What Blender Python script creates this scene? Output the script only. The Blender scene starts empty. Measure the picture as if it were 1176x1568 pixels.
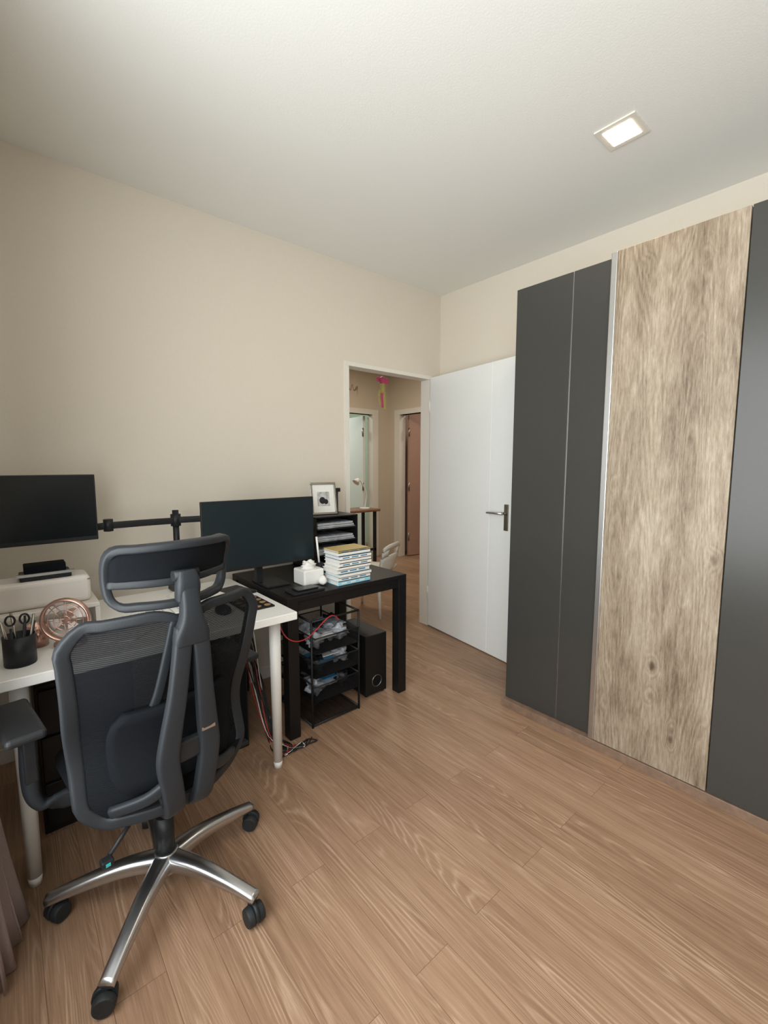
import bpy, math, random
from mathutils import Vector, Matrix, noise
random.seed(3)
S=bpy.context.scene
try: S.view_settings.view_transform='Standard'
except Exception: pass
COL=S.collection
# ---------------------------------------------------------------- materials
def newmat(name):
    m=bpy.data.materials.new(name); m.use_nodes=True
    nt=m.node_tree; b=nt.nodes['Principled BSDF']; return m,nt,b
def P(name,col,rough=.5,metal=0,var=.06,bump=0,bscale=60,spec=.5,emit=None,es=0,coat=0):
    m,nt,b=newmat(name)
    b.inputs['Roughness'].default_value=rough; b.inputs['Metallic'].default_value=metal
    b.inputs['Specular IOR Level'].default_value=spec
    b.inputs['Coat Weight'].default_value=coat
    tc=nt.nodes.new('ShaderNodeTexCoord'); n=nt.nodes.new('ShaderNodeTexNoise'); n.inputs['Scale'].default_value=bscale; n.inputs['Detail'].default_value=3
    nt.links.new(tc.outputs['Object'],n.inputs['Vector'])
    r=nt.nodes.new('ShaderNodeValToRGB'); c=Vector(col)
    a=c*(1-var); d=c*(1+var)
    r.color_ramp.elements[0].position=.3; r.color_ramp.elements[1].position=.7
    r.color_ramp.elements[0].color=(a[0],a[1],a[2],1); r.color_ramp.elements[1].color=(min(d[0],1),min(d[1],1),min(d[2],1),1)
    nt.links.new(n.outputs['Fac'],r.inputs['Fac']); nt.links.new(r.outputs['Color'],b.inputs['Base Color'])
    if bump:
        bp=nt.nodes.new('ShaderNodeBump'); bp.inputs['Strength'].default_value=bump; bp.inputs['Distance'].default_value=.002
        nt.links.new(n.outputs['Fac'],bp.inputs['Height']); nt.links.new(bp.outputs['Normal'],b.inputs['Normal'])
    if emit:
        b.inputs['Emission Color'].default_value=(*emit,1); b.inputs['Emission Strength'].default_value=es
    return m
def math_(nt,op,a,b=None,c=None):
    n=nt.nodes.new('ShaderNodeMath'); n.operation=op
    for i,v in enumerate((a,b,c)):
        if v is None: continue
        if isinstance(v,(int,float)): n.inputs[i].default_value=v
        else: nt.links.new(v,n.inputs[i])
    return n.outputs[0]
def ramp(nt,fac,stops):
    r=nt.nodes.new('ShaderNodeValToRGB'); cr=r.color_ramp
    while len(cr.elements)<len(stops): cr.elements.new(.5)
    for e,(p,c) in zip(cr.elements,stops): e.position=p; e.color=(*c,1)
    nt.links.new(fac,r.inputs['Fac']); return r.outputs['Color']
def comb(nt,x,y,z):
    n=nt.nodes.new('ShaderNodeCombineXYZ')
    for i,v in enumerate((x,y,z)):
        if isinstance(v,(int,float)): n.inputs[i].default_value=v
        else: nt.links.new(v,n.inputs[i])
    return n.outputs[0]
def noiset(nt,vec,scale,detail=4,rough=.5,dist=0):
    n=nt.nodes.new('ShaderNodeTexNoise'); n.inputs['Scale'].default_value=scale; n.inputs['Detail'].default_value=detail
    n.inputs['Roughness'].default_value=rough; n.inputs['Distortion'].default_value=dist
    nt.links.new(vec,n.inputs['Vector']); return n.outputs['Fac']
def mixc(nt,mode,fac,a,b):
    n=nt.nodes.new('ShaderNodeMix'); n.data_type='RGBA'; n.blend_type=mode
    if isinstance(fac,(int,float)): n.inputs[0].default_value=fac
    else: nt.links.new(fac,n.inputs[0])
    for i,v in ((6,a),(7,b)):
        if isinstance(v,tuple): n.inputs[i].default_value=(*v,1)
        else: nt.links.new(v,n.inputs[i])
    return n.outputs[2]
def meshfab(name,col,alo,ahi,period):
    m,nt,b=newmat(name); b.inputs['Base Color'].default_value=(*col,1); b.inputs['Roughness'].default_value=.85; b.inputs['Specular IOR Level'].default_value=.1
    tc=nt.nodes.new('ShaderNodeTexCoord'); sp=nt.nodes.new('ShaderNodeSeparateXYZ'); nt.links.new(tc.outputs['Object'],sp.inputs[0])
    w=math_(nt,'PINGPONG',math_(nt,'MULTIPLY',sp.outputs[2],1/period),.5)
    a=math_(nt,'ADD',math_(nt,'MULTIPLY',w,2*(ahi-alo)),alo)
    t=nt.nodes.new('ShaderNodeBsdfTransparent'); mx=nt.nodes.new('ShaderNodeMixShader'); nt.links.new(a,mx.inputs[0])
    nt.links.new(t.outputs[0],mx.inputs[1]); nt.links.new(b.outputs[0],mx.inputs[2])
    nt.links.new(mx.outputs[0],nt.nodes['Material Output'].inputs['Surface']); return m
def floor_mat():
    m,nt,b=newmat('oak_laminate_floor')
    tc=nt.nodes.new('ShaderNodeTexCoord'); sp=nt.nodes.new('ShaderNodeSeparateXYZ'); nt.links.new(tc.outputs['Object'],sp.inputs[0])
    X,Y=sp.outputs[0],sp.outputs[1]
    br=nt.nodes.new('ShaderNodeTexBrick'); br.inputs['Scale'].default_value=1; br.inputs['Brick Width'].default_value=1.22; br.inputs['Row Height'].default_value=.128
    br.inputs['Mortar Size'].default_value=.0008; br.inputs['Mortar Smooth'].default_value=.2; br.offset=.37
    br.inputs['Color1'].default_value=(0,0,0,1); br.inputs['Color2'].default_value=(1,1,1,1); br.inputs['Mortar'].default_value=(.5,.5,.5,1)
    nt.links.new(comb(nt,Y,X,0.0),br.inputs['Vector'])
    rnd=br.outputs['Color']
    rz=math_(nt,'MULTIPLY',rnd,37.0)
    low=noiset(nt,comb(nt,math_(nt,'MULTIPLY',X,8.0),math_(nt,'MULTIPLY',Y,.55),rz),1.0,1,.4,.1)
    jit=noiset(nt,comb(nt,math_(nt,'MULTIPLY',X,55.0),math_(nt,'MULTIPLY',Y,9.0),rz),1.0,3,.6)
    low=math_(nt,'ADD',low,math_(nt,'MULTIPLY',jit,.014))
    ring=math_(nt,'MULTIPLY',math_(nt,'PINGPONG',math_(nt,'MULTIPLY',low,36.0),.5),2.0)
    fine=noiset(nt,comb(nt,math_(nt,'MULTIPLY',X,300.0),math_(nt,'MULTIPLY',Y,9.0),rz),1.0,3,.6)
    mid=noiset(nt,comb(nt,math_(nt,'MULTIPLY',X,70.0),math_(nt,'MULTIPLY',Y,2.0),rz),1.0,4,.6)
    patch=noiset(nt,comb(nt,math_(nt,'MULTIPLY',X,14.0),math_(nt,'MULTIPLY',Y,1.4),math_(nt,'ADD',rz,5.0)),1.0,2,.5)
    v=math_(nt,'ADD',math_(nt,'MULTIPLY',fine,.40),math_(nt,'MULTIPLY',mid,.60))
    v=math_(nt,'ADD',v,math_(nt,'MULTIPLY',math_(nt,'SUBTRACT',rnd,.5),.13))
    c=ramp(nt,v,[(.32,(.225,.132,.080)),(.5,(.310,.188,.117)),(.68,(.385,.245,.160))])
    lines=ramp(nt,ring,[(0,(1,1,1)),(.25,(.5,.5,.5)),(.55,(0,0,0))])
    msk=ramp(nt,patch,[(.44,(.10,.10,.10)),(.64,(1,1,1))])
    f=math_(nt,'MULTIPLY',math_(nt,'MULTIPLY',lines,msk),math_(nt,'MULTIPLY',fine,1.15))
    c=mixc(nt,'MIX',f,c,(.54,.385,.27))
    c=mixc(nt,'MULTIPLY',br.outputs['Fac'],c,(.5,.44,.4))
    nt.links.new(c,b.inputs['Base Color'])
    b.inputs['Roughness'].default_value=.45; b.inputs['Specular IOR Level'].default_value=.3
    bp=nt.nodes.new('ShaderNodeBump'); bp.inputs['Strength'].default_value=.08; bp.inputs['Distance'].default_value=.002
    nt.links.new(mid,bp.inputs['Height']); nt.links.new(bp.outputs[0],b.inputs['Normal'])
    return m
def rustic_mat():
    m,nt,b=newmat('rustic_oak_panel')
    tc=nt.nodes.new('ShaderNodeTexCoord'); sp=nt.nodes.new('ShaderNodeSeparateXYZ'); nt.links.new(tc.outputs['Object'],sp.inputs[0])
    Y,Z=sp.outputs[1],sp.outputs[2]
    vo=nt.nodes.new('ShaderNodeTexVoronoi'); vo.inputs['Scale'].default_value=1.0; vo.inputs['Randomness'].default_value=1
    nt.links.new(comb(nt,math_(nt,'MULTIPLY',Y,10.0),math_(nt,'MULTIPLY',Z,6.0),3.0),vo.inputs['Vector'])
    sc=nt.nodes.new('ShaderNodeSeparateColor'); nt.links.new(vo.outputs['Color'],sc.inputs[0])
    off=math_(nt,'MULTIPLY',math_(nt,'LESS_THAN',sc.outputs[0],.72),1.0)
    kd=math_(nt,'ADD',vo.outputs['Distance'],off)
    bend=ramp(nt,kd,[(0,(1,1,1)),(.38,(0,0,0))])
    low=noiset(nt,comb(nt,math_(nt,'MULTIPLY',Y,6.0),math_(nt,'MULTIPLY',Z,.6),1.3),1.0,2,.4,.1)
    low=math_(nt,'ADD',low,math_(nt,'MULTIPLY',bend,.10))
    jit=noiset(nt,comb(nt,math_(nt,'MULTIPLY',Y,60.0),math_(nt,'MULTIPLY',Z,25.0),2.0),1.0,4,.65)
    ring=math_(nt,'MULTIPLY',math_(nt,'PINGPONG',math_(nt,'MULTIPLY',math_(nt,'ADD',low,math_(nt,'MULTIPLY',jit,.03)),26.0),.5),2.0)
    fine=noiset(nt,comb(nt,math_(nt,'MULTIPLY',Y,380.0),math_(nt,'MULTIPLY',Z,28.0),0.0),1.0,4,.65)
    mid=noiset(nt,comb(nt,math_(nt,'MULTIPLY',Y,110.0),math_(nt,'MULTIPLY',Z,9.0),4.0),1.0,5,.7)
    blot=noiset(nt,comb(nt,math_(nt,'MULTIPLY',Y,9.0),math_(nt,'MULTIPLY',Z,1.5),9.0),1.0,4,.6)
    v=math_(nt,'ADD',math_(nt,'MULTIPLY',fine,.26),math_(nt,'MULTIPLY',mid,.34))
    v=math_(nt,'ADD',v,math_(nt,'MULTIPLY',ring,-.06)); v=math_(nt,'ADD',v,math_(nt,'MULTIPLY',blot,.40))
    c=ramp(nt,v,[(.34,(.13,.094,.062)),(.43,(.235,.182,.128)),(.50,(.315,.255,.187)),(.60,(.43,.37,.288))])
    kn=ramp(nt,math_(nt,'ADD',kd,math_(nt,'MULTIPLY',jit,.12)),[(.09,(.20,.15,.11)),(.15,(.45,.40,.35)),(.27,(1,1,1))])
    c=mixc(nt,'MULTIPLY',.9,c,kn)
    nt.links.new(c,b.inputs['Base Color']); b.inputs['Roughness'].default_value=.5; b.inputs['Specular IOR Level'].default_value=.3
    return m
M={}
M['wall']=P('wall_paint_beige',(.70,.64,.545),.85,var=.012,bump=.15,bscale=120)
M['ceil']=P('ceiling_paint',(.84,.845,.81),.9,var=.012,bump=.2,bscale=140)
M['hallwall']=P('hall_wall_paint',(.62,.54,.43),.85,var=.012)
M['mint']=P('mint_wall_paint',(.50,.58,.46),.85,var=.012)
M['brownwall']=P('brown_wall_paint',(.45,.32,.24),.85,var=.02)
M['trim']=P('trim_white',(.76,.73,.66),.45,var=.01)
M['door']=P('door_white',(.80,.82,.805),.35,var=.01)
M['white']=P('desk_white',(.80,.79,.76),.35,var=.01)
M['cream']=P('cream_plastic',(.70,.65,.60),.4,var=.01)
M['floor']=floor_mat(); M['rustic']=rustic_mat()
M['dark']=P('wardrobe_grey_gloss',(.046,.045,.041),.28,var=.03,spec=.38)
M['carc']=P('wardrobe_side',(.05,.048,.045),.5)
M['alu']=P('aluminium',(.55,.55,.54),.35,1,var=.02)
M['plinth']=P('plinth_brown',(.20,.13,.09),.5,var=.15,bscale=30)
M['chrome']=P('satin_chrome',(.58,.59,.61),.3,1,var=.02)
M['steel']=P('brushed_steel',(.35,.33,.30),.35,1)
M['blk']=P('black_plastic',(.014,.015,.017),.45,var=.08,spec=.3)
M['frame']=P('chair_frame_grey',(.019,.022,.026),.5,var=.05,bump=.2,bscale=400,spec=.3)
M['pad']=P('chair_fabric_black',(.006,.007,.009),.9,var=.2,bump=.4,bscale=500,spec=.12)
M['mesh']=meshfab('chair_mesh',(.007,.008,.010),.84,1.0,.005)
M['wire']=meshfab('wire_mesh',(.012,.012,.013),.30,.65,.006)
M['bdesk']=P('black_wood',(.008,.0075,.0075),.45,var=.15,spec=.3)
M['screen']=P('monitor_screen',(.004,.007,.009),.25,var=.02,spec=.3)
M['screen2']=P('monitor_screen_b',(.010,.019,.023),.28,var=.02,spec=.35)
M['wheel']=P('castor_rubber',(.02,.022,.024),.55,spec=.3)
M['copper']=P('rose_gold',(.60,.38,.31),.35,1)
M['brown']=P('brown_wood',(.22,.11,.06),.45,var=.2)
M['paper']=P('paper',(.78,.77,.73),.7,var=.03)
M['blue']=P('blue_cover',(.05,.22,.40),.5); M['lblue']=P('lightblue_cover',(.30,.58,.70),.5)
M['yellow']=P('yellow_cover',(.45,.33,.10),.5); M['teal']=P('teal_plastic',(.03,.45,.45),.4)
M['pink']=P('pink_fabric',(.75,.12,.32),.7); M['lime']=P('lime_fabric',(.62,.60,.22),.7)
M['curtain']=P('curtain_mauve',(.34,.27,.26),.85,var=.06,bump=.3,bscale=300)
M['plastic']=P('clear_bag_grey',(.38,.40,.44),.25,var=.5,bscale=25,bump=.6)
M['red']=P('red_cable',(.45,.03,.03),.4); M['wcable']=P('white_cable',(.75,.75,.73),.4)
M['bulb']=P('downlight_diffuser',(.9,.85,.75),.4,emit=(1,.84,.62),es=14)
M['pinkdoor']=P('pinkish_wood_door',(.42,.27,.20),.5,var=.05)
M['photo']=P('photo_print',(.45,.45,.45),.4,var=.5,bscale=30)
M['gold']=P('cork_brown',(.28,.18,.09),.6,var=.4,bscale=120)
# ---------------------------------------------------------------- helpers
def grp(name,loc=(0,0,0),rz=0,parent=None):
    e=bpy.data.objects.new(name,None); e.empty_display_size=.1; e.location=loc; e.rotation_euler=(0,0,rz); COL.objects.link(e)
    if parent: e.parent=parent
    return e
def mk(name,vs,fs,mat,parent=None,smooth=False):
    me=bpy.data.meshes.new(name); me.from_pydata([tuple(v) for v in vs],[],fs); me.update()
    o=bpy.data.objects.new(name,me); COL.objects.link(o); me.materials.append(mat)
    if smooth:
        for p in me.polygons: p.use_smooth=True
    if parent: o.parent=parent
    return o
def box(parent,name,x0,x1,y0,y1,z0,z1,mat,bev=0.0,seg=2):
    vs=[(x,y,z) for x in (x0,x1) for y in (y0,y1) for z in (z0,z1)]
    fs=[(0,1,3,2),(4,6,7,5),(0,4,5,1),(2,3,7,6),(0,2,6,4),(1,5,7,3)]
    o=mk(name,vs,fs,mat,parent)
    if bev:
        b=o.modifiers.new('b','BEVEL'); b.width=bev; b.segments=seg; b.limit_method='ANGLE'
    return o
def cyl(parent,name,p0,p1,r,mat,r2=None,n=24,bev=0):
    p0=Vector(p0);p1=Vector(p1); r2=r if r2 is None else r2
    T=(p1-p0).normalized(); a=T.orthogonal().normalized(); b=T.cross(a)
    vs=[];
    for p,rr in ((p0,r),(p1,r2)):
        for i in range(n):
            t=2*math.pi*i/n; vs.append(p+a*rr*math.cos(t)+b*rr*math.sin(t))
    fs=[(i,(i+1)%n,n+(i+1)%n,n+i) for i in range(n)]+[tuple(range(n))[::-1],tuple(range(n,2*n))]
    o=mk(name,vs,fs,mat,parent)
    for p in o.data.polygons:
        if len(p.vertices)==4: p.use_smooth=True
    if bev:
        q=o.modifiers.new('b','BEVEL'); q.width=bev; q.segments=2; q.limit_method='ANGLE'
    return o
def catmull(P_,closed,k):
    n=len(P_); out=[]
    rng=range(n if closed else n-1)
    for i in rng:
        g=lambda j:P_[j%n] if closed else P_[max(0,min(n-1,j))]
        p0,p1,p2,p3=g(i-1),g(i),g(i+1),g(i+2)
        for s in range(k):
            t=s/k
            out.append([.5*((2*b)+(-a+c)*t+(2*a-5*b+4*c-d)*t*t+(-a+3*b-3*c+d)*t**3) for a,b,c,d in zip(p0,p1,p2,p3)])
    if not closed: out.append(list(P_[-1]))
    return out
def sweep(parent,name,pts,mat,hint=(0,1,0),rx=.02,ry=.02,closed=False,k=5,n=14,ex=2.6,smooth=True):
    Q=[tuple(p)+((rx,ry) if len(p)==3 else ()) for p in pts]
    Q=catmull(Q,closed,k); N=len(Q); h=Vector(hint); vs=[];fs=[]
    for i,q in enumerate(Q):
        p=Vector(q[:3])
        if closed: T=Vector(Q[(i+1)%N][:3])-Vector(Q[i-1][:3])
        else: T=Vector(Q[min(i+1,N-1)][:3])-Vector(Q[max(i-1,0)][:3])
        T.normalize(); s=T.cross(h)
        if s.length<1e-3: s=T.orthogonal()
        s.normalize(); o=s.cross(T)
        for j in range(n):
            t=2*math.pi*j/n; c,sn=math.cos(t),math.sin(t)
            cx=math.copysign(abs(c)**(2/ex),c); sy=math.copysign(abs(sn)**(2/ex),sn)
            vs.append(p+s*q[3]*cx+o*q[4]*sy)
    M_=N if closed else N-1
    for i in range(M_):
        for j in range(n):
            a=i*n+j;b_=i*n+(j+1)%n;c=((i+1)%N)*n+(j+1)%n;d=((i+1)%N)*n+j
            fs.append((a,b_,c,d))
    if not closed: fs+= [tuple(range(n))[::-1],tuple(range((N-1)*n,N*n))]
    return mk(name,vs,fs,mat,parent,smooth)
def surf(parent,name,fn,nu,nv,mat,thick=0,smooth=True):
    vs=[fn(i/nu,j/nv) for j in range(nv+1) for i in range(nu+1)]
    fs=[(j*(nu+1)+i,j*(nu+1)+i+1,(j+1)*(nu+1)+i+1,(j+1)*(nu+1)+i) for j in range(nv) for i in range(nu)]
    o=mk(name,vs,fs,mat,parent,smooth)
    if thick:
        s=o.modifiers.new('s','SOLIDIFY'); s.thickness=thick; s.offset=0
    return o
def ball(parent,name,c,r,mat,sc=(1,1,1),lump=0,seed=0,n=20):
    vs=[];fs=[]
    for j in range(n//2+1):
        for i in range(n):
            th=math.pi*j/(n//2); ph=2*math.pi*i/n
            d=Vector((math.sin(th)*math.cos(ph),math.sin(th)*math.sin(ph),math.cos(th)))
            k=1+lump*noise.noise(d*2.3+Vector((seed,seed*1.7,0)))
            vs.append((c[0]+d.x*r*sc[0]*k,c[1]+d.y*r*sc[1]*k,c[2]+d.z*r*sc[2]*k))
    for j in range(n//2):
        for i in range(n): fs.append((j*n+i,j*n+(i+1)%n,(j+1)*n+(i+1)%n,(j+1)*n+i))
    return mk(name,vs,fs,mat,parent,True)
def cable(parent,name,pts,r,mat): return sweep(parent,name,pts,mat,hint=(.13,.2,1),rx=r,ry=r,k=6,n=6,ex=2)
# ---------------------------------------------------------------- room shell
XR=2.857; YL=2.637; H=2.75; WX=-.25; YB=-1.6; T=.075
def solid(name,x0,x1,y0,y1,z0,z1,mat): return box(None,name,x0,x1,y0,y1,z0,z1,mat)
solid('floor',-.6,7,-1.8,8,-.1,0,M['floor'])
solid('ceiling',-.6,7,-1.8,8,H,H+.1,M['ceil'])
def wall_holes(name,boxes,mat):
    vs=[];fs=[]
    for (x0,x1,y0,y1,z0,z1) in boxes:
        b=len(vs); vs+=[(x,y,z) for x in (x0,x1) for y in (y0,y1) for z in (z0,z1)]
        fs+=[tuple(b+i for i in f) for f in [(0,1,3,2),(4,6,7,5),(0,4,5,1),(2,3,7,6),(0,2,6,4),(1,5,7,3)]]
    return mk(name,vs,fs,mat)
DX0,DX1,DH=1.905,2.735,2.075
wall_holes('wall_left',[(-.4,DX0,YL,YL+T,0,H),(DX1,XR+.1,YL,YL+T,0,H),(DX0,DX1,YL,YL+T,DH,H)],M['wall'])
solid('wall_right',XR,XR+.1,YB,YL,0,H,M['wall'])
solid('wall_back',-.4,XR+.1,YB-.1,YB,0,H,M['wall'])
wy0,wy1,wz0,wz1=-1.1,1.42,.55,2.5
wall_holes('wall_window_side',[(WX-.12,WX,YB,wy0,0,H),(WX-.12,WX,wy1,YL,0,H),(WX-.12,WX,wy0,wy1,0,wz0),(WX-.12,WX,wy0,wy1,wz1,H)],M['wall'])
w=grp('window_1',(WX-.08,0,0))
for a in (wy0,-.26,.58,wy1-.04): box(w,'mullion',-.02,.02,a,a+.04,wz0,wz1,M['trim'])
for a in (wz0,wz1-.04): box(w,'rail',-.018,.018,wy0,wy1,a,a+.04,M['trim'])
g=grp('trim_1')
box(g,'jamb_l',DX0-.028,DX0+.008,YL-.012,YL+T+.012,0,DH-.0085,M['trim'])
box(g,'jamb_r',DX1-.012,DX1+.02,YL-.012,YL+T+.012,0,DH-.0085,M['trim'])
box(g,'head',DX0-.028,DX1+.02,YL-.012,YL+T+.012,DH-.008,DH+.02,M['trim'])
box(None,'baseboard_left',-.25,DX0-.035,YL-.012,YL,0,.07,M['trim'])
box(None,'baseboard_right',XR-.012,XR,1.5,YL-.02,0,.07,M['trim'])
# door leaf
ang=math.atan2(-.9,-.129)
d=grp('door_1',(2.722,2.618,0),ang)
box(d,'leaf_main',0,.69,0,.04,.008,2.078,M['door'],.002)
box(d,'leaf_edge',.693,.905,0,.04,.008,2.078,M['door'],.002)
box(d,'leaf_core',.02,.88,.003,.037,.01,2.07,M['door'])
for s in (-1,1):
    y0=-.008 if s<0 else .04
    box(d,'handle_plate',.835,.872,y0,y0+.008,.93,1.11,M['steel'],.003)
    yy=-.05 if s<0 else .09
    cyl(d,'handle_spindle',(.853,y0,1.05),(.853,yy,1.05),.009,M['steel'])
    cyl(d,'handle_lever',(.86,yy,1.05),(.715,yy,1.045),.009,M['chrome'],.007)
for z in (.3,1.85): cyl(d,'hinge',(-.004,-.004,z-.05),(-.004,-.004,z+.05),.006,M['trim'])
# ---------------------------------------------------------------- hall
XH=4.52;YH=5.2
wall_holes('wall_hall_end',[(.9,3.35,YH,YH+.1,0,H),(4.21,XH+.1,YH,YH+.1,0,H),(3.35,4.21,YH,YH+.1,2.1,H)],M['hallwall'])
wall_holes('wall_hall_right',[(XH,XH+.1,4.96,YH,0,H),(XH,XH+.1,YL+.1,4.12,0,H),(XH,XH+.1,4.12,4.96,2.1,H)],M['hallwall'])
solid('wall_hall_left',.8,.9,YL+T,YH+.1,0,H,M['hallwall'])
solid('wall_hall_near',XR+.1,XH,YL,YL+.1,0,H,M['hallwall'])
solid('wall_far_room',1.5,5,7.6,7.7,0,H,M['mint'])
solid('wall_far_room_side',4.9,5.0,YH+.1,7.6,0,H,M['mint'])
solid('wall_far_room_left',1.4,1.5,YH+.1,7.7,0,H,M['mint'])
solid('wall_side_room',6.4,6.5,2.7,5.2,0,H,M['brownwall'])
solid('wall_side_room_end',4.62,6.5,5.2,5.3,0,H,M['brownwall'])
solid('wall_side_room_near',4.62,6.5,2.6,2.7,0,H,M['brownwall'])
g=grp('trim_2')
box(g,'jamb_r',4.19,4.30,YH-.02,YH+.1,0,2.099,M['trim'])
box(g,'head',3.27,4.30,YH-.02,YH+.1,2.1,2.17,M['trim'])
box(g,'jamb_l',3.27,3.37,YH-.02,YH+.1,0,2.099,M['trim'])
g=grp('trim_3')
box(g,'jamb_far',XH-.02,XH+.1,4.94,5.05,0,2.099,M['trim'])
box(g,'head',XH-.02,XH+.1,4.05,5.05,2.1,2.17,M['trim'])
box(g,'jamb_near',XH-.02,XH+.1,4.05,4.15,0,2.099,M['trim'])
d=grp('door_2',(4.64,4.91,0),math.radians(-11))
box(d,'leaf',0,.8,-.04,0,.01,2.09,M['pinkdoor'],.002)
for z in (.3,1.05,1.85): cyl(d,'hinge',(-.005,-.045,z-.06),(-.005,-.045,z+.06),.012,M['steel'])
d=grp('door_3',(4.17,5.33,0),math.radians(82))
box(d,'leaf',0,.8,0,.04,.01,2.09,M['door'],.002)
for z in (.3,1.05,1.85): cyl(d,'hinge',(-.01,.045,z-.06),(-.01,.045,z+.06),.012,M['steel'])
g=grp('wall_decal_crown',(3.84,YH-.003,2.36))
for r in (0,.05,.1): sweep(g,'outline',[(-.09+r*.3,0,0+r),(-.09,0,.12-r*.3),(-.03,0,.05),(0,0,.13),(.03,0,.05),(.09,0,.12-r*.3),(.09-r*.3,0,0+r)],M['copper'],rx=.003,ry=.001,n=6)
g=grp('hanging_unicorn_ornament',(2.89,3.42,0))
cyl(g,'string',(0,0,2.22),(0,0,H),.0015,M['wcable'],n=6)
ball(g,'head',(0,0,2.19),.03,M['pink'],(1,1,1.2)); ball(g,'wing_l',(-.03,.02,2.2),.03,M['pink'],(1,.3,.8)); ball(g,'wing_r',(.035,-.02,2.18),.03,M['pink'],(1,.3,.9))
ball(g,'body',(0,0,2.12),.035,M['lime'],(.8,.8,1.5))
for i,x in enumerate((-.024,.0,.024)): sweep(g,'streamer',[(x,0,2.1),(x*1.5,.01,2.04),(x*1.2,-.005,1.95-.02*i)],M['lime'] if i!=1 else M['pink'],rx=.014,ry=.003)
g=grp('hall_console_table',(3.3,4.72,0))
box(g,'top',0,.66,0,.36,.74,.775,M['brown'],.01)
for x in (.05,.58):
    for y in (.04,.3): box(g,'leg',x,x+.035,y,y+.035,0,.74,M['blk'])
box(g,'stretcher',.05,.615,.04,.07,.2,.23,M['blk'])
g=grp('desk_lamp',(3.78,4.85,.775))
cyl(g,'base',(0,0,0),(0,0,.015),.07,M['white']); sweep(g,'arm',[(0,0,.01),(.03,0,.2),(-.05,0,.36),(-.1,0,.40)],M['white'],rx=.008,ry=.008)
cyl(g,'head',(-.10,0,.41),(-.15,0,.36),.02,M['white'],.05)
g=grp('white_plastic_chair',(2.60,3.25,0),math.radians(25))
surf(g,'seat',lambda u,v:(-.19+.38*u,-.19+.38*v,.40+.02*((2*u-1)**2)),8,8,M['white'],.018)
def bk(u,v): return (-.18+.36*u, -.19-.06*v+.03*(2*u-1)**2-.0, .40+.27*v-.03*abs(2*u-1)**3*v)
surf(g,'back_low',lambda u,v:bk(u,v*.6),10,4,M['white'],.016)
surf(g,'back_top',lambda u,v:bk(u,.84+v*.16),10,2,M['white'],.016)
surf(g,'back_l',lambda u,v:bk(u*.25,.6+v*.24),4,2,M['white'],.016)
surf(g,'back_r',lambda u,v:bk(.75+u*.25,.6+v*.24),4,2,M['white'],.016)
for x in (-1,1):
    for y in (-1,1): cyl(g,'leg',(x*.15,y*.15,.40),(x*.19,y*.19,0),.018,M['white'],.012)
# ---------------------------------------------------------------- wardrobe
FX=2.147; WT=2.292
g=grp('sliding_wardrobe',(0,0,0))
box(g,'carcass',FX+.03,XR-.005,-1.3,1.437,.045,WT-.004,M['carc'])
box(g,'plinth',FX-.034,XR-.005,-1.3,1.44,0,.042,M['plinth'],.002)
box(g,'door_a',FX,FX+.028,1.131,1.437,.046,WT,M['dark'],.0015)
box(g,'trim_line',FX+.004,FX+.03,1.125,1.132,.046,WT-.002,M['alu'])
box(g,'door_b',FX,FX+.028,.93,1.126,.046,WT,M['dark'],.0015)
box(g,'door_edge_profile',FX-.032,FX,.915,.942,.044,WT+.012,M['alu'],.003)
box(g,'door_wood_panel',FX-.03,FX,.455,.915,.046,WT+.012,M['rustic'],.0015)
box(g,'door_c',FX-.03,FX-.002,-.30,.451,.046,WT+.012,M['dark'],.0015)
box(g,'door_d',FX-.03,FX-.002,-1.3,-.305,.046,WT+.012,M['dark'],.0015)
g=grp('recessed_ceiling_light',(2.06,.90,H))
for (a,b,c,e) in ((-.08,.08,-.08,-.055),(-.08,.08,.055,.08),(-.08,-.055,-.055,.055),(.055,.08,-.055,.055)):
    box(g,'bezel',a,b,c,e,-.006,.0,M['trim'],.001)
box(g,'diffuser',-.055,.055,-.055,.055,-.008,-.001,M['bulb'])
# ---------------------------------------------------------------- white desk
g=grp('white_desk',(0,0,0))
box(g,'top',-.12,.95,1.70,2.46,.706,.74,M['white'],.003)
for x,y in ((-.0,1.78),(.885,1.79),(0,2.38),(.885,2.38)):
    cyl(g,'leg',(x,y,.03),(x,y,.706),.02,M['white'],.026); cyl(g,'foot',(x,y,0),(x,y,.03),.018,M['white'],.02)
g=grp('black_desk',(0,0,0))
bx0,bx1,by0,by1=1.02,1.81,1.92,2.6
box(g,'top',bx0,bx1,by0,by1,.705,.73,M['bdesk'],.003)
box(g,'apron_f',bx0+.01,bx1-.01,by0+.008,by0+.028,.655,.705,M['bdesk'])
box(g,'apron_b',bx0+.01,bx1-.01,by1-.03,by1-.01,.655,.705,M['bdesk'])
box(g,'apron_l',bx0+.008,bx0+.028,by0+.03,by1-.03,.655,.705,M['bdesk'])
box(g,'apron_r',bx1-.028,bx1-.008,by0+.03,by1-.03,.655,.705,M['bdesk'])
for x in (bx0,bx1-.06):
    for y in (by0,by1-.06): box(g,'leg',x,x+.06,y,y+.06,0,.706,M['bdesk'],.003)
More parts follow.
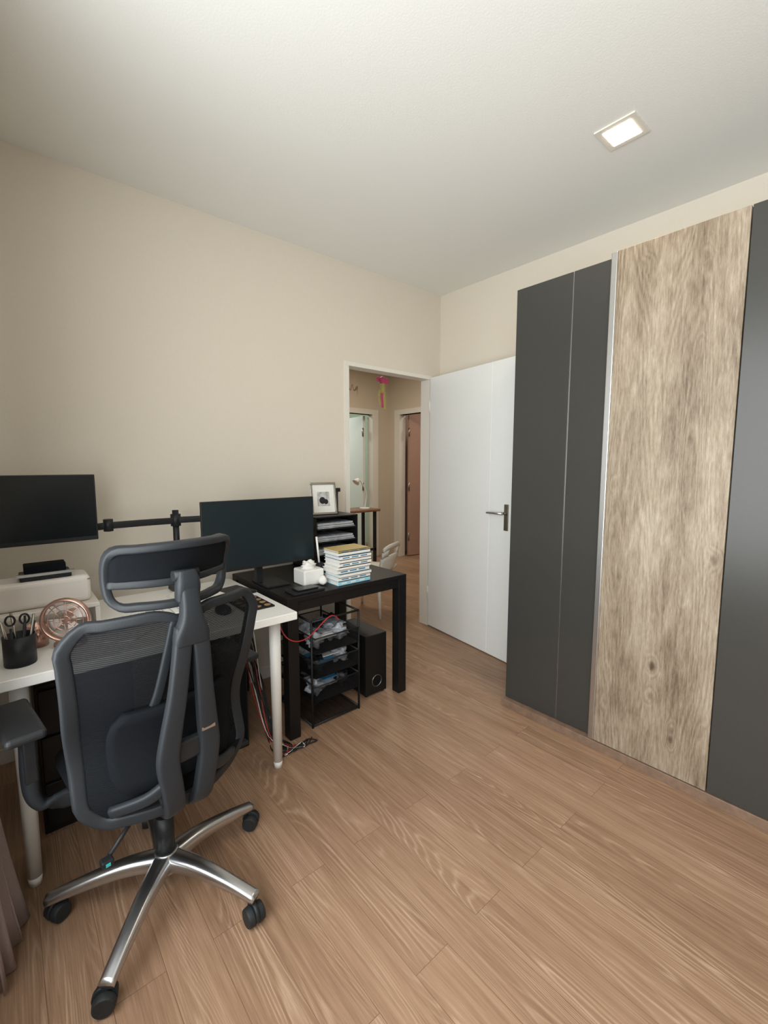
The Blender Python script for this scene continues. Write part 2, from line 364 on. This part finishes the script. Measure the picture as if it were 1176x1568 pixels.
# ---------------------------------------------------------------- monitors
def monitor(name,x0,x1,z0,z1,y,scr,rz=0):
    cx=(x0+x1)/2; g=grp(name,(cx,y,0),rz); hw=(x1-x0)/2
    box(g,'shell',-hw,hw,0,.018,z0,z1,M['blk'],.003)
    box(g,'screen',-hw+.006,hw-.006,-.0015,.0,z0+.018,z1-.006,scr)
    box(g,'rear_bulge',-hw*.55,hw*.55,.018,.05,z0+.05,z1-.07,M['blk'],.012)
    return g
m1=monitor('computer_monitor',-.225,.312,1.055,1.337,2.28,M['screen'],math.radians(2))
box(m1,'mount',-.05,.05,.05,.075,1.13,1.23,M['blk'])
m2=monitor('computer_monitor',.722,1.345,.84,1.20,2.2,M['screen2'],math.radians(0))
box(m2,'stand_neck',-.02,.02,.05,.075,.742,1.02,M['blk'],.004)
box(m2,'stand_base',-.005,.13,-.05,.15,.730,.742,M['blk'],.004)
g=grp('monitor_arm',(.665,2.41,0))
cyl(g,'pole',(0,0,.745),(0,0,1.15),.015,M['blk']); box(g,'clamp_base',-.04,.04,-.06,.045,.740,.76,M['blk'],.004)
cyl(g,'collar',(0,0,1.07),(0,0,1.13),.024,M['blk'])
sweep(g,'arm_1',[(0,-.01,1.098),(-.15,-.02,1.10),(-.30,-.03,1.10)],M['blk'],hint=(0,1,0),rx=.016,ry=.009,ex=4); cyl(g,'elbow',(-.30,-.03,1.075),(-.30,-.03,1.13),.02,M['blk'])
sweep(g,'arm_2',[(-.30,-.03,1.10),(-.45,-.03,1.10),(-.60,-.03,1.14)],M['blk'],hint=(0,1,0),rx=.016,ry=.009,ex=4)
sweep(g,'arm_3',[(0,-.01,1.10),(.11,-.03,1.10),(.22,-.06,1.10)],M['blk'],hint=(0,1,0),rx=.016,ry=.009,ex=4); cyl(g,'elbow_2',(.22,-.06,1.07),(.22,-.06,1.13),.02,M['blk'])
cyl(g,'arm_4',(.22,-.06,1.10),(.33,-.13,1.06),.013,M['blk'])
# ---------------------------------------------------------------- desk items (left)
g=grp('desk_riser_shelf',(0,0,0))
box(g,'top',-.12,.27,2.06,2.30,.82,.838,M['cream'],.003)
for x in (-.12,.254): box(g,'side',x,x+.016,2.06,2.30,.74,.82,M['cream'])
g=grp('cable_box',(0,0,0)); box(g,'body',-.11,.25,2.10,2.24,.838,.945,M['cream'],.02,4); box(g,'lid_gap',-.108,.248,2.102,2.238,.925,.928,M['steel'])
g=grp('docking_station',(0,0,0)); box(g,'body',.03,.19,2.11,2.22,.945,.965,M['blk'],.004)
box(g,'screen_riser',.045,.175,2.13,2.2,.965,1.0,M['pad'],.004); box(g,'ledge',.02,.2,2.105,2.12,.962,.972,M['alu'])
g=grp('desk_fan',(.15,1.90,.84),math.radians(-25))
for r in (.072,.055,.035,.016):
    pts=[(r*math.cos(a*math.pi/6),-.018-.012*(1-r/.075),r*math.sin(a*math.pi/6)) for a in range(12)]
    sweep(g,'guard_ring',pts,M['copper'],rx=.0016 if r<.07 else .006,ry=.0016 if r<.07 else .012,closed=True,k=3,n=8)
for a in range(8):
    t=a*math.pi/4; cyl(g,'guard_spoke',(.012*math.cos(t),-.03,.012*math.sin(t)),(.072*math.cos(t),-.018,.072*math.sin(t)),.0012,M['copper'],n=6)
for a in range(4):
    t0=a*math.pi/2
    surf(g,'blade',lambda u,v:((.012+.05*u)*math.cos(t0+v*.8),-.005+.014*v,(.012+.05*u)*math.sin(t0+v*.8)),4,5,M['cream'],.0015)
cyl(g,'motor',(0,.0,0),(0,.045,0),.022,M['copper']); sweep(g,'neck',[(0,.03,-.01),(0,.035,-.06),(0,.02,-.094)],M['copper'],rx=.008,ry=.008)
cyl(g,'base',(0,.01,-.10),(0,.01,-.088),.05,M['copper'])
g=grp('pen_cup',(.012,1.825,.74))
cyl(g,'floor_disc',(0,0,0),(0,0,.004),.042,M['blk'])
surf(g,'mesh_wall',lambda u,v:(.042*math.cos(u*6.2832),.042*math.sin(u*6.2832),.004+.092*v),24,2,M['blk'],.002)
for i in range(8):
    a=i*.8; l=.13+.03*((i*7)%5)/4
    cyl(g,'pen',(.02*math.cos(a),.02*math.sin(a),.006),(.045*math.cos(a+.3),.045*math.sin(a+.3),l),.0035,[M['blk'],M['blk'],M['steel'],M['copper'],M['steel']][i%5],n=8)
for s in (-1,1): sweep(g,'scissor_loop',[(s*.018+.012*math.cos(t*1.047),.0,.145+.016*math.sin(t*1.047)) for t in range(6)],M['blk'],rx=.003,ry=.003,closed=True,n=6)
g=grp('copper_mug',(.065,1.97,.74)); 
surf(g,'wall',lambda u,v:(.03*math.cos(u*6.2832),.03*math.sin(u*6.2832),.002+.075*v),24,2,M['copper'],.002); cyl(g,'bottom',(0,0,0),(0,0,.004),.029,M['copper'])
sweep(g,'handle',[(.0,-.029,.065),(.0,-.05,.055),(.0,-.05,.03),(.0,-.029,.02)],M['copper'],hint=(1,0,0),rx=.003,ry=.005)
g=grp('keyboard',(.42,2.02,.74)); box(g,'case',-.2,.2,-.06,.06,0,.015,M['blk'],.004)
for r in range(4):
    for c in range(13): box(g,'key',-.19+c*.0293,-.19+c*.0293+.025,-.052+r*.027,-.03+r*.027,.015,.02,M['paper'])
g=grp('patterned_coaster_tray',(.84,1.93,.74)); box(g,'tray',-.07,.07,-.10,.10,0,.008,M['bdesk'],.003)
for i in range(3):
    for j in range(4): cyl(g,'dot',(-.045+.045*i,-.075+.05*j,.008),(-.045+.045*i,-.075+.05*j,.010),.015,M['gold'],n=12)
g=grp('paper_sheets',(.70,2.16,.74))
for i in range(4): box(g,'sheet',-.12+.01*i,.10+.006*i,-.10,.16+.01*i,.001+.002*i,.0025+.002*i,M['paper'])
g=grp('notebook',(.86,2.16,.74),math.radians(12)); box(g,'cover',-.05,.07,-.08,.09,0,.012,M['blk'],.003); box(g,'pages',-.046,.072,-.076,.086,.002,.010,M['paper'])
g=grp('charger_cable'); cable(g,'wire',[(.24,1.84,.744),(.33,1.80,.744),(.40,1.86,.744),(.50,1.90,.744),(.56,1.84,.744),(.60,1.78,.744)],.003,M['wcable'])
g=grp('computer_mouse',(.70,1.90,.74)); ball(g,'body',(0,0,.012),.032,M['blk'],(1,1.6,.7))
# ---------------------------------------------------------------- black desk items
g=grp('book_stack',(0,0,0))
z=.73
covers=['lblue','paper','lblue','paper','paper','paper','paper','blue','paper','yellow']
for i,(c,th) in enumerate(zip(covers,(.024,.02,.018,.022,.016,.02,.018,.02,.018,.010))):
    dx=random.uniform(-.006,.006); dy=random.uniform(-.006,.006)
    x0,x1,y0,y1=1.345+dx,1.56+dx,1.95+dy,2.10+dy
    box(g,'cover_low',x0,x1,y0,y1,z,z+.002,M[c]); box(g,'cover_top',x0,x1,y0,y1,z+th-.002,z+th,M[c])
    box(g,'spine',x0,x1,y0,y0+.003,z,z+th,M['paper' if i%3 else c]); 
    for q in range(3): box(g,'title_band',x0+.02+.06*q,x0+.055+.06*q+.01*(i%2),y0-.0006,y0,z+th*.35,z+th*.65,M['blue' if i%2 else 'paper'])
    box(g,'pages',x0+.004,x1-.004,y0+.003,y1-.004,z+.002,z+th-.002,M['paper'])
    z+=th+.0003
g=grp('tissue_box',(1.26,2.12,.73)); box(g,'box',-.062,.062,-.06,.06,0,.085,M['white'],.008)
ball(g,'tissue',(0,0,.095),.04,M['paper'],(1,.7,.7),.9,2); ball(g,'wrapped_roll',(.035,-.085,.025),.024,M['paper'],(1,1,1),.3,5)
g=grp('phone_tray',(1.17,1.99,.73)); box(g,'tray',-.10,.08,-.05,.05,0,.012,M['blk'],.004); box(g,'phone',-.07,.05,-.035,.035,.012,.02,M['screen'],.003)
g=grp('pencil_holder',(1.37,2.18,.73)); cyl(g,'cup',(0,0,0),(0,0,.09),.02,M['blk']); cyl(g,'ruler',(0,0,.05),(-.02,0,.24),.006,M['white'],n=8)
g=grp('paper_tray_organizer',(0,0,0))
ox0,ox1,oy0,oy1=1.42,1.735,2.30,2.585
for zz in (.73,.82,.90,.98,1.055): box(g,'shelf',ox0,ox1,oy0,oy1,zz,zz+.008,M['bdesk'],.001)
for x in (ox0,ox1-.008): box(g,'side',x,x+.008,oy0,oy1,.73,1.06,M['bdesk'])
box(g,'back',ox0,ox1,oy1-.006,oy1,.73,1.06,M['bdesk'])
for k,zz in enumerate((.83,.91,.99)):
    for i in range(5): box(g,'paper_pile',ox0+.02,ox1-.02-.004*i,oy0+.004+.006*(i%2),oy1-.03,zz+i*.007,zz+i*.007+.004,M['paper' if i%2 else 'plastic'])
g=grp('photo_frame',(1.55,2.40,1.064),math.radians(-8))
g.rotation_euler=(math.radians(-12),0,math.radians(-14))
box(g,'back_board',-.085,.085,.002,.010,0,.205,M['white'],.002)
for (a,b,c,e) in ((-.085,.085,0,.014),(-.085,.085,.191,.205),(-.085,-.071,.014,.191),(.071,.085,.014,.191)): box(g,'border',a,b,-.010,.002,c,e,M['steel'],.002)
box(g,'mat_board',-.071,.071,-.001,.002,.014,.191,M['paper']); box(g,'print',-.04,.04,-.003,-.001,.055,.145,M['photo'])
ball(g,'print_figure',(-.008,-.003,.09),.02,M['blk'],(1,.05,1.1)); ball(g,'print_figure_b',(.015,-.003,.082),.015,M['blk'],(1,.05,1.1))
cyl(g,'easel',(0,.01,.15),(0,.07,.03),.004,M['white'])
g=grp('webcam',(1.66,2.42,1.063)); cyl(g,'post',(0,0,0),(0,0,.15),.006,M['blk']); box(g,'head',-.03,.02,-.012,.012,.14,.165,M['blk'],.004)
# ---------------------------------------------------------------- under desk
g=grp('subwoofer_speaker',(0,0,0)); box(g,'cabinet',1.562,1.722,2.0,2.32,.01,.375,M['bdesk'],.004)
pts=[(1.642+.035*math.cos(t*math.pi/5),1.997,.09+.035*math.sin(t*math.pi/5)) for t in range(10)]
sweep(g,'port_ring',pts,M['steel'],rx=.002,ry=.004,closed=True,n=8); cyl(g,'port',(1.642,2.0,.09),(1.642,1.995,.09),.03,M['pad'])
for x in (1.58,1.70):
    for y in (2.02,2.3): cyl(g,'foot',(x,y,0),(x,y,.01),.01,M['blk'],n=10)
g=grp('mesh_drawer_cart',(0,0,0))
cx0,cx1,cy0,cy1,ct=1.165,1.468,1.945,2.33,.575
for x in (cx0,cx1):
    for y in (cy0,cy1): cyl(g,'post',(x,y,0),(x,y,ct),.006,M['blk'],n=10)
for zz in (.012,ct):
    for a,b in (((cx0,cy0),(cx1,cy0)),((cx1,cy0),(cx1,cy1)),((cx1,cy1),(cx0,cy1)),((cx0,cy1),(cx0,cy0))): cyl(g,'rail',(*a,zz),(*b,zz),.006,M['blk'],n=10)
for k,zz in enumerate((.14,.27,.40)):
    a,b,c,e=cx0+.012,cx1-.012,cy0-.015,cy1-.01; h=.085
    for (x0,y0),(x1,y1) in (((a,c),(b,c)),((b,c),(b,e)),((b,e),(a,e)),((a,e),(a,c))):
        cyl(g,'basket_rim',(x0,y0,zz+h),(x1,y1,zz+h),.004,M['blk'],n=8)
        mk('basket_mesh',[(x0,y0,zz),(x1,y1,zz),(x1,y1,zz+h),(x0,y0,zz+h)],[(0,1,2,3)],M['wire'],g)
    box(g,'basket_floor',a,b,c,e,zz,zz+.003,M['blk'])
    for i in range(6):
        ball(g,'contents',(a+.04+.04*i,c+.07+.05*((i*3)%4),zz+.055+.008*(i%3)),.045,M[['plastic','blk','plastic','plastic','blk','plastic'][(i+k)%6]],(1,1,.8),.9,i+k*7)
    for i in range(3): box(g,'envelope',a+.02+.06*i,a+.14+.06*i,c+.01+.04*i,c+.16+.05*i,zz+.07+.01*i,zz+.074+.01*i,M[['plastic','blue','paper','plastic'][(i+k)%4]])
box(g,'bottom_mesh',cx0,cx1,cy0,cy1,.011,.013,M['wire'])
g=grp('computer_tower',(0,0,0)); box(g,'case',.69,.85,2.02,2.44,.0,.43,M['blk'],.006); box(g,'front_panel',.70,.84,2.012,2.02,.02,.41,M['pad'],.004)
g=grp('drawer_cabinet',(0,0,0)); box(g,'body',.04,.36,2.0,2.42,0,.58,M['bdesk'],.004)
for i in range(3): box(g,'drawer_front',.05,.35,1.988,2.0,.03+.18*i,.20+.18*i,M['bdesk'],.003)
g=grp('power_cables')
rr=random.Random(5)
for i in range(14):
    x=.965+rr.uniform(-.025,.035)
    cable(g,'cable',[(x,2.50,.66),(x+rr.uniform(-.01,.01),2.3,.45+rr.uniform(-.1,.1)),(x+rr.uniform(-.02,.01),2.15,.2),(x+rr.uniform(-.02,.01),2.02,.012),(x+rr.uniform(-.03,.02),1.88,.008),(x+rr.uniform(-.06,.14),1.83,.008),(x+rr.uniform(-.05,.14),1.87,.008)],.003,M[['blk','wcable','blk','blk','blk','blk','red'][i%7]])
cable(g,'red_cable',[(.985,2.1,.70),(.985,2.0,.66),(1.0,1.9,.55),(1.1,1.89,.52),(1.25,1.9,.60),(1.32,1.915,.56)],.003,M['red'])
# ---------------------------------------------------------------- office chair
g=grp('office_chair',(.327,1.467,0),math.radians(8))
rot0=math.radians(8)
for k in range(5):
    a=math.radians(14.3+72*k)-rot0; c,s=math.cos(a),math.sin(a)
    sweep(g,'base_arm',[(.02*c,.02*s,.118,.032,.028),(.12*c,.12*s,.12,.026,.023),(.24*c,.24*s,.10,.021,.018),(.33*c,.33*s,.078,.020,.013)],M['chrome'],hint=(0,0,1),n=16,ex=3)
    cyl(g,'castor_stem',(.315*c,.315*s,.05),(.315*c,.315*s,.08),.008,M['steel'],n=10)
    w=a+math.radians((35,80,-40,20,60)[k]); wc,ws=math.cos(w),math.sin(w)
    cx,cy=.315*c+.012*ws,.315*s-.012*wc
    for sd in (-1,1):
        cyl(g,'castor_wheel',(cx+wc*.006*sd,cy+ws*.006*sd,.029),(cx+wc*.027*sd,cy+ws*.027*sd,.029),.029,M['wheel'],.026,bev=.003)
    cyl(g,'castor_hood',(cx-wc*.006,cy-ws*.006,.036),(cx+wc*.006,cy+ws*.006,.036),.03,M['frame'])
cyl(g,'hub',(0,0,.085),(0,0,.15),.042,M['chrome'],.034,bev=.004)
cyl(g,'gas_sleeve',(0,0,.14),(0,0,.27),.027,M['blk']); cyl(g,'gas_rod',(0,0,.26),(0,0,.38),.015,M['blk'])
box(g,'mechanism',-.09,.09,-.13,.12,.37,.425,M['blk'],.012)
cyl(g,'tilt_lever',(-.06,-.04,.385),(-.19,-.12,.335),.006,M['blk']); box(g,'lever_knob',-.215,-.185,-.145,-.12,.322,.34,M['blk'],.004); box(g,'lever_tag',-.206,-.195,-.147,-.144,.326,.334,M['teal'])
cyl(g,'height_lever',(.06,.02,.385),(.27,.0,.375),.006,M['blk']); box(g,'lever_paddle',.24,.30,-.015,.015,.368,.38,M['blk'],.004)
def seatf(r_,t_):
    ex=3.2; c,s=math.cos(t_),math.sin(t_)
    X=.245*r_*math.copysign(abs(c)**(2/ex),c); Y=.055+.24*r_*math.copysign(abs(s)**(2/ex),s); return X,Y
vs=[];fs=[];NR,NT=6,40
for lay in range(2):
    for i in range(NR+1):
        r_=i/NR
        for j in range(NT):
            X,Y=seatf(max(r_,.001)*(1 if lay==0 else .95),2*math.pi*j/NT)
            zz=.515-.028*r_**5+.012*(X/.25)**2-.02*max(0,(Y-.18)/.1)**2 if lay==0 else .435+.02*r_**4
            vs.append((X,Y,zz))
def vid(l,i,j): return l*(NR+1)*NT+i*NT+j%NT
for l in range(2):
    for i in range(NR):
        for j in range(NT): fs.append((vid(l,i,j),vid(l,i+1,j),vid(l,i+1,j+1),vid(l,i,j+1)))
for j in range(NT): fs.append((vid(0,NR,j),vid(1,NR,j),vid(1,NR,j+1),vid(0,NR,j+1)))
mk('seat_cushion',vs,fs,M['pad'],g,True)
for s in (-1,1):
    box(g,'arm_pad',s*.322-.045,s*.322+.045,.0,.25,.662,.688,M['blk'],.012,4)
    box(g,'arm_plate',s*.310-.025,s*.310+.025,.06,.19,.64,.662,M['frame'],.006)
    box(g,'arm_post_inner',s*.305-.016,s*.305+.016,.09,.15,.50,.645,M['blk'],.005)
    sweep(g,'arm_support',[(s*.305,.12,.60,.030,.020),(s*.307,.12,.50,.030,.020),(s*.30,.115,.44,.030,.018),(s*.26,.11,.41,.030,.014),(s*.12,.08,.41,.03,.012)],M['frame'],hint=(1,0,.01),ex=3)
# --- back assembly
gb=grp('back_assembly',(-.024,0,-.012),parent=g)
ZB,ZT=.462,1.018
def backY(z):
    t=(z-.5)/.5
    return -.215+.045*math.exp(-((z-.66)/.13)**2)-.05*t*abs(t)
def hw(z):
    t=(z-ZB)/(ZT-ZB)
    return .205+.05*t+ .012*math.exp(-((t-.1)/.15)**2)
def back(u,v):
    z=ZB+(ZT-ZB)*v
    e=abs(2*v-1); k=(1-max(0,(e-.75)/.25)**2.4*.13)
    dip=.030*max(0,1-abs(u)/.35)**1.5*max(0,(v-.8)/.2)
    return (u*hw(z)*k, backY(z)+.075*u*u, z-dip-.012*v*u*u)
surf(gb,'back_mesh',lambda u,v:back((2*u-1)*.97,.02+.96*v),20,20,M['mesh'])
out=[]
for i in range(13): out.append(back(-.955+1.91*i/12,1)+(.013,.011))
for i in range(1,12): out.append(back(1,1-i/12)+(.020-.004*abs(i/6-1),.012))
for i in range(9): out.append(back(.95-1.9*i/8,0)+(.016,.012))
for i in range(1,12): out.append(back(-1,i/12)+(.020-.004*abs(i/6-1),.012))
sweep(gb,'back_frame',out,M['frame'],hint=(0,1,0),closed=True,k=3,n=18,ex=4.5)
for s in (-1,1):
    sweep(gb,'inner_rib',[(lambda p:(p[0],p[1]-.008,p[2],w_,.007))(back(s*u_,v_)) for u_,v_,w_ in ((.13,.99,.010),(.17,.80,.011),(.24,.6,.012),(.33,.42,.012),(.32,.22,.012),(.25,.02,.012))],M['frame'],ex=4)
surf(gb,'lumbar_pad',lambda u,v:(lambda p:(p[0],p[1]-.022,p[2]))(back((2*u-1)*.74*(1-.2*(2*v-1)**4),.14+.40*v)),16,8,M['pad'],.02)
sweep(gb,'spine_post',[(0,-.285,1.12,.020,.014),(0,-.300,1.06,.022,.018),(0,-.306,1.01,.027,.019),(0,-.304,.97,.042,.019),(0,-.300,.94,.044,.016)],M['frame'],ex=5,n=20)
for s in (-1,1):
    sweep(gb,'spine_strand',[(s*.018,-.302,.985,.022,.014),(s*.027,-.298,.90,.022,.014),(s*.036,-.285,.80,.023,.014),(s*.048,-.268,.70,.026,.014),(s*.056,-.258,.62,.028,.014),(s*.046,-.252,.54,.027,.015),(s*.036,-.235,.47,.026,.016),(s*.028,-.16,.425,.024,.016),(s*.02,-.10,.405,.024,.016)],M['frame'],ex=5,n=20)
box(gb,'spine_bridge',-.06,.06,-.262,-.24,.60,.66,M['blk'],.008)
box(gb,'label_plate',.028,.066,-.2795,-.272,.675,.687,M['alu'],.001)
for s in (-1,1):
    sweep(gb,'lower_wing',[(s*.045,-.25,.56,.018,.010),(s*.10,-.225,.525,.016,.010),(s*.17,-.17,.50,.014,.010)],M['frame'],ex=4)
def head(u,v):
    w_=.158*(1-.08*abs(2*v-1)**4)-.010*(1-v)
    z=1.040+.145*v
    return (u*w_, -.265+.07*u*u-.022*v+.02*math.sin(v*math.pi), z+.008*(1-u*u)*v)
out=[head(-.95+1.9*i/8,1)+(.010,.018) for i in range(9)]+[head(1,.86),head(1,.5),head(1,.16)]+[head(.93-1.86*i/8,0) for i in range(9)]+[head(-1,.16),head(-1,.5),head(-1,.86)]
sweep(gb,'headrest_frame',out,M['frame'],rx=.010,ry=.014,closed=True,k=3,ex=4,n=18)
surf(gb,'headrest_pad',lambda u,v:head((2*u-1)*.97,.42+.56*v),16,8,M['pad'],.018)
sweep(gb,'headrest_bar',[head(-.97,.40),head(-.5,.38),head(0,.37),head(.5,.38),head(.97,.40)],M['frame'],rx=.011,ry=.012,ex=4)
sweep(gb,'headrest_mount',[(0,-.286,1.05,.027,.018),(0,-.295,1.09,.029,.018),(0,-.288,1.125,.022,.014)],M['frame'],ex=4.5)
cyl(gb,'headrest_pivot',(-.032,-.285,1.115),(.032,-.285,1.115),.013,M['blk'])
# ---------------------------------------------------------------- curtains
def curtain(name,y0,y1,x0,flare):
    g=grp(name)
    def f(u,v):
        y=y0+(y1-y0)*u; z=.01+2.55*v
        a=.022+.012*(1-v)
        return (x0+a*math.sin(u*(y1-y0)*90+1)+flare*(1-v)**5*(.3+.7*u), y+.008*math.sin(u*40+v*3), z)
    surf(g,'fabric',f,120,24,M['curtain'],.002)
    cyl(g,'rod',(x0,y0-.05,2.57),(x0,y1+.02,2.57),.012,M['alu'])
    return g
curtain('window_curtain',1.42,1.685,-.14,.098); curtain('window_curtain',-1.55,-1.1,-.145,.02)
# ---------------------------------------------------------------- camera
th=math.atan(73/690); az=math.radians(49.6)
fh=Vector((math.cos(az),math.sin(az),0)); R=Vector((math.sin(az),-math.cos(az),0)); Z=Vector((0,0,1))
F=fh*math.cos(th)-Z*math.sin(th); U=fh*math.sin(th)+Z*math.cos(th)
cam=bpy.data.cameras.new('camera'); co=bpy.data.objects.new('camera',cam); COL.objects.link(co)
m=Matrix((R,U,-F)).transposed().to_4x4(); m.translation=Vector((0,0,1.38)); co.matrix_world=m
cam.sensor_fit='HORIZONTAL'; cam.sensor_width=36; cam.lens=690/1176*36; cam.clip_start=.03
S.camera=co
# ---------------------------------------------------------------- lights
def area(name,loc,rot,sx,sy,e,col):
    l=bpy.data.lights.new(name,'AREA'); l.shape='RECTANGLE'; l.size=sx; l.size_y=sy; l.energy=e; l.color=col
    o=bpy.data.objects.new(name,l); o.location=loc; o.rotation_euler=rot; COL.objects.link(o); return o
area('window_daylight',(WX-.3,.15,1.5),(0,math.radians(-90),0),1.9,2.5,100,(.98,1,.985))
area('downlight_lamp',(2.06,.90,H-.016),(0,0,0),.1,.1,5,(1,.82,.6))
area('hall_fill_light',(3.2,4.0,H-.03),(0,0,0),.5,.5,22,(1,.90,.76))  # added fill light for the hall, no visible fixture
area('far_room_fill_light',(3.4,6.5,H-.03),(0,0,0),.6,.6,28,(.95,1,.95))  # added fill behind the hall end door, source unseen
area('side_room_fill_light',(5.5,4.0,H-.03),(0,0,0),.5,.5,14,(1,.88,.8))  # unseen fill light, added to brighten the side room
wd=bpy.data.worlds.new('world'); S.world=wd; wd.use_nodes=True
wd.node_tree.nodes['Background'].inputs[0].default_value=(.84,.93,1,1); wd.node_tree.nodes['Background'].inputs[1].default_value=1.7
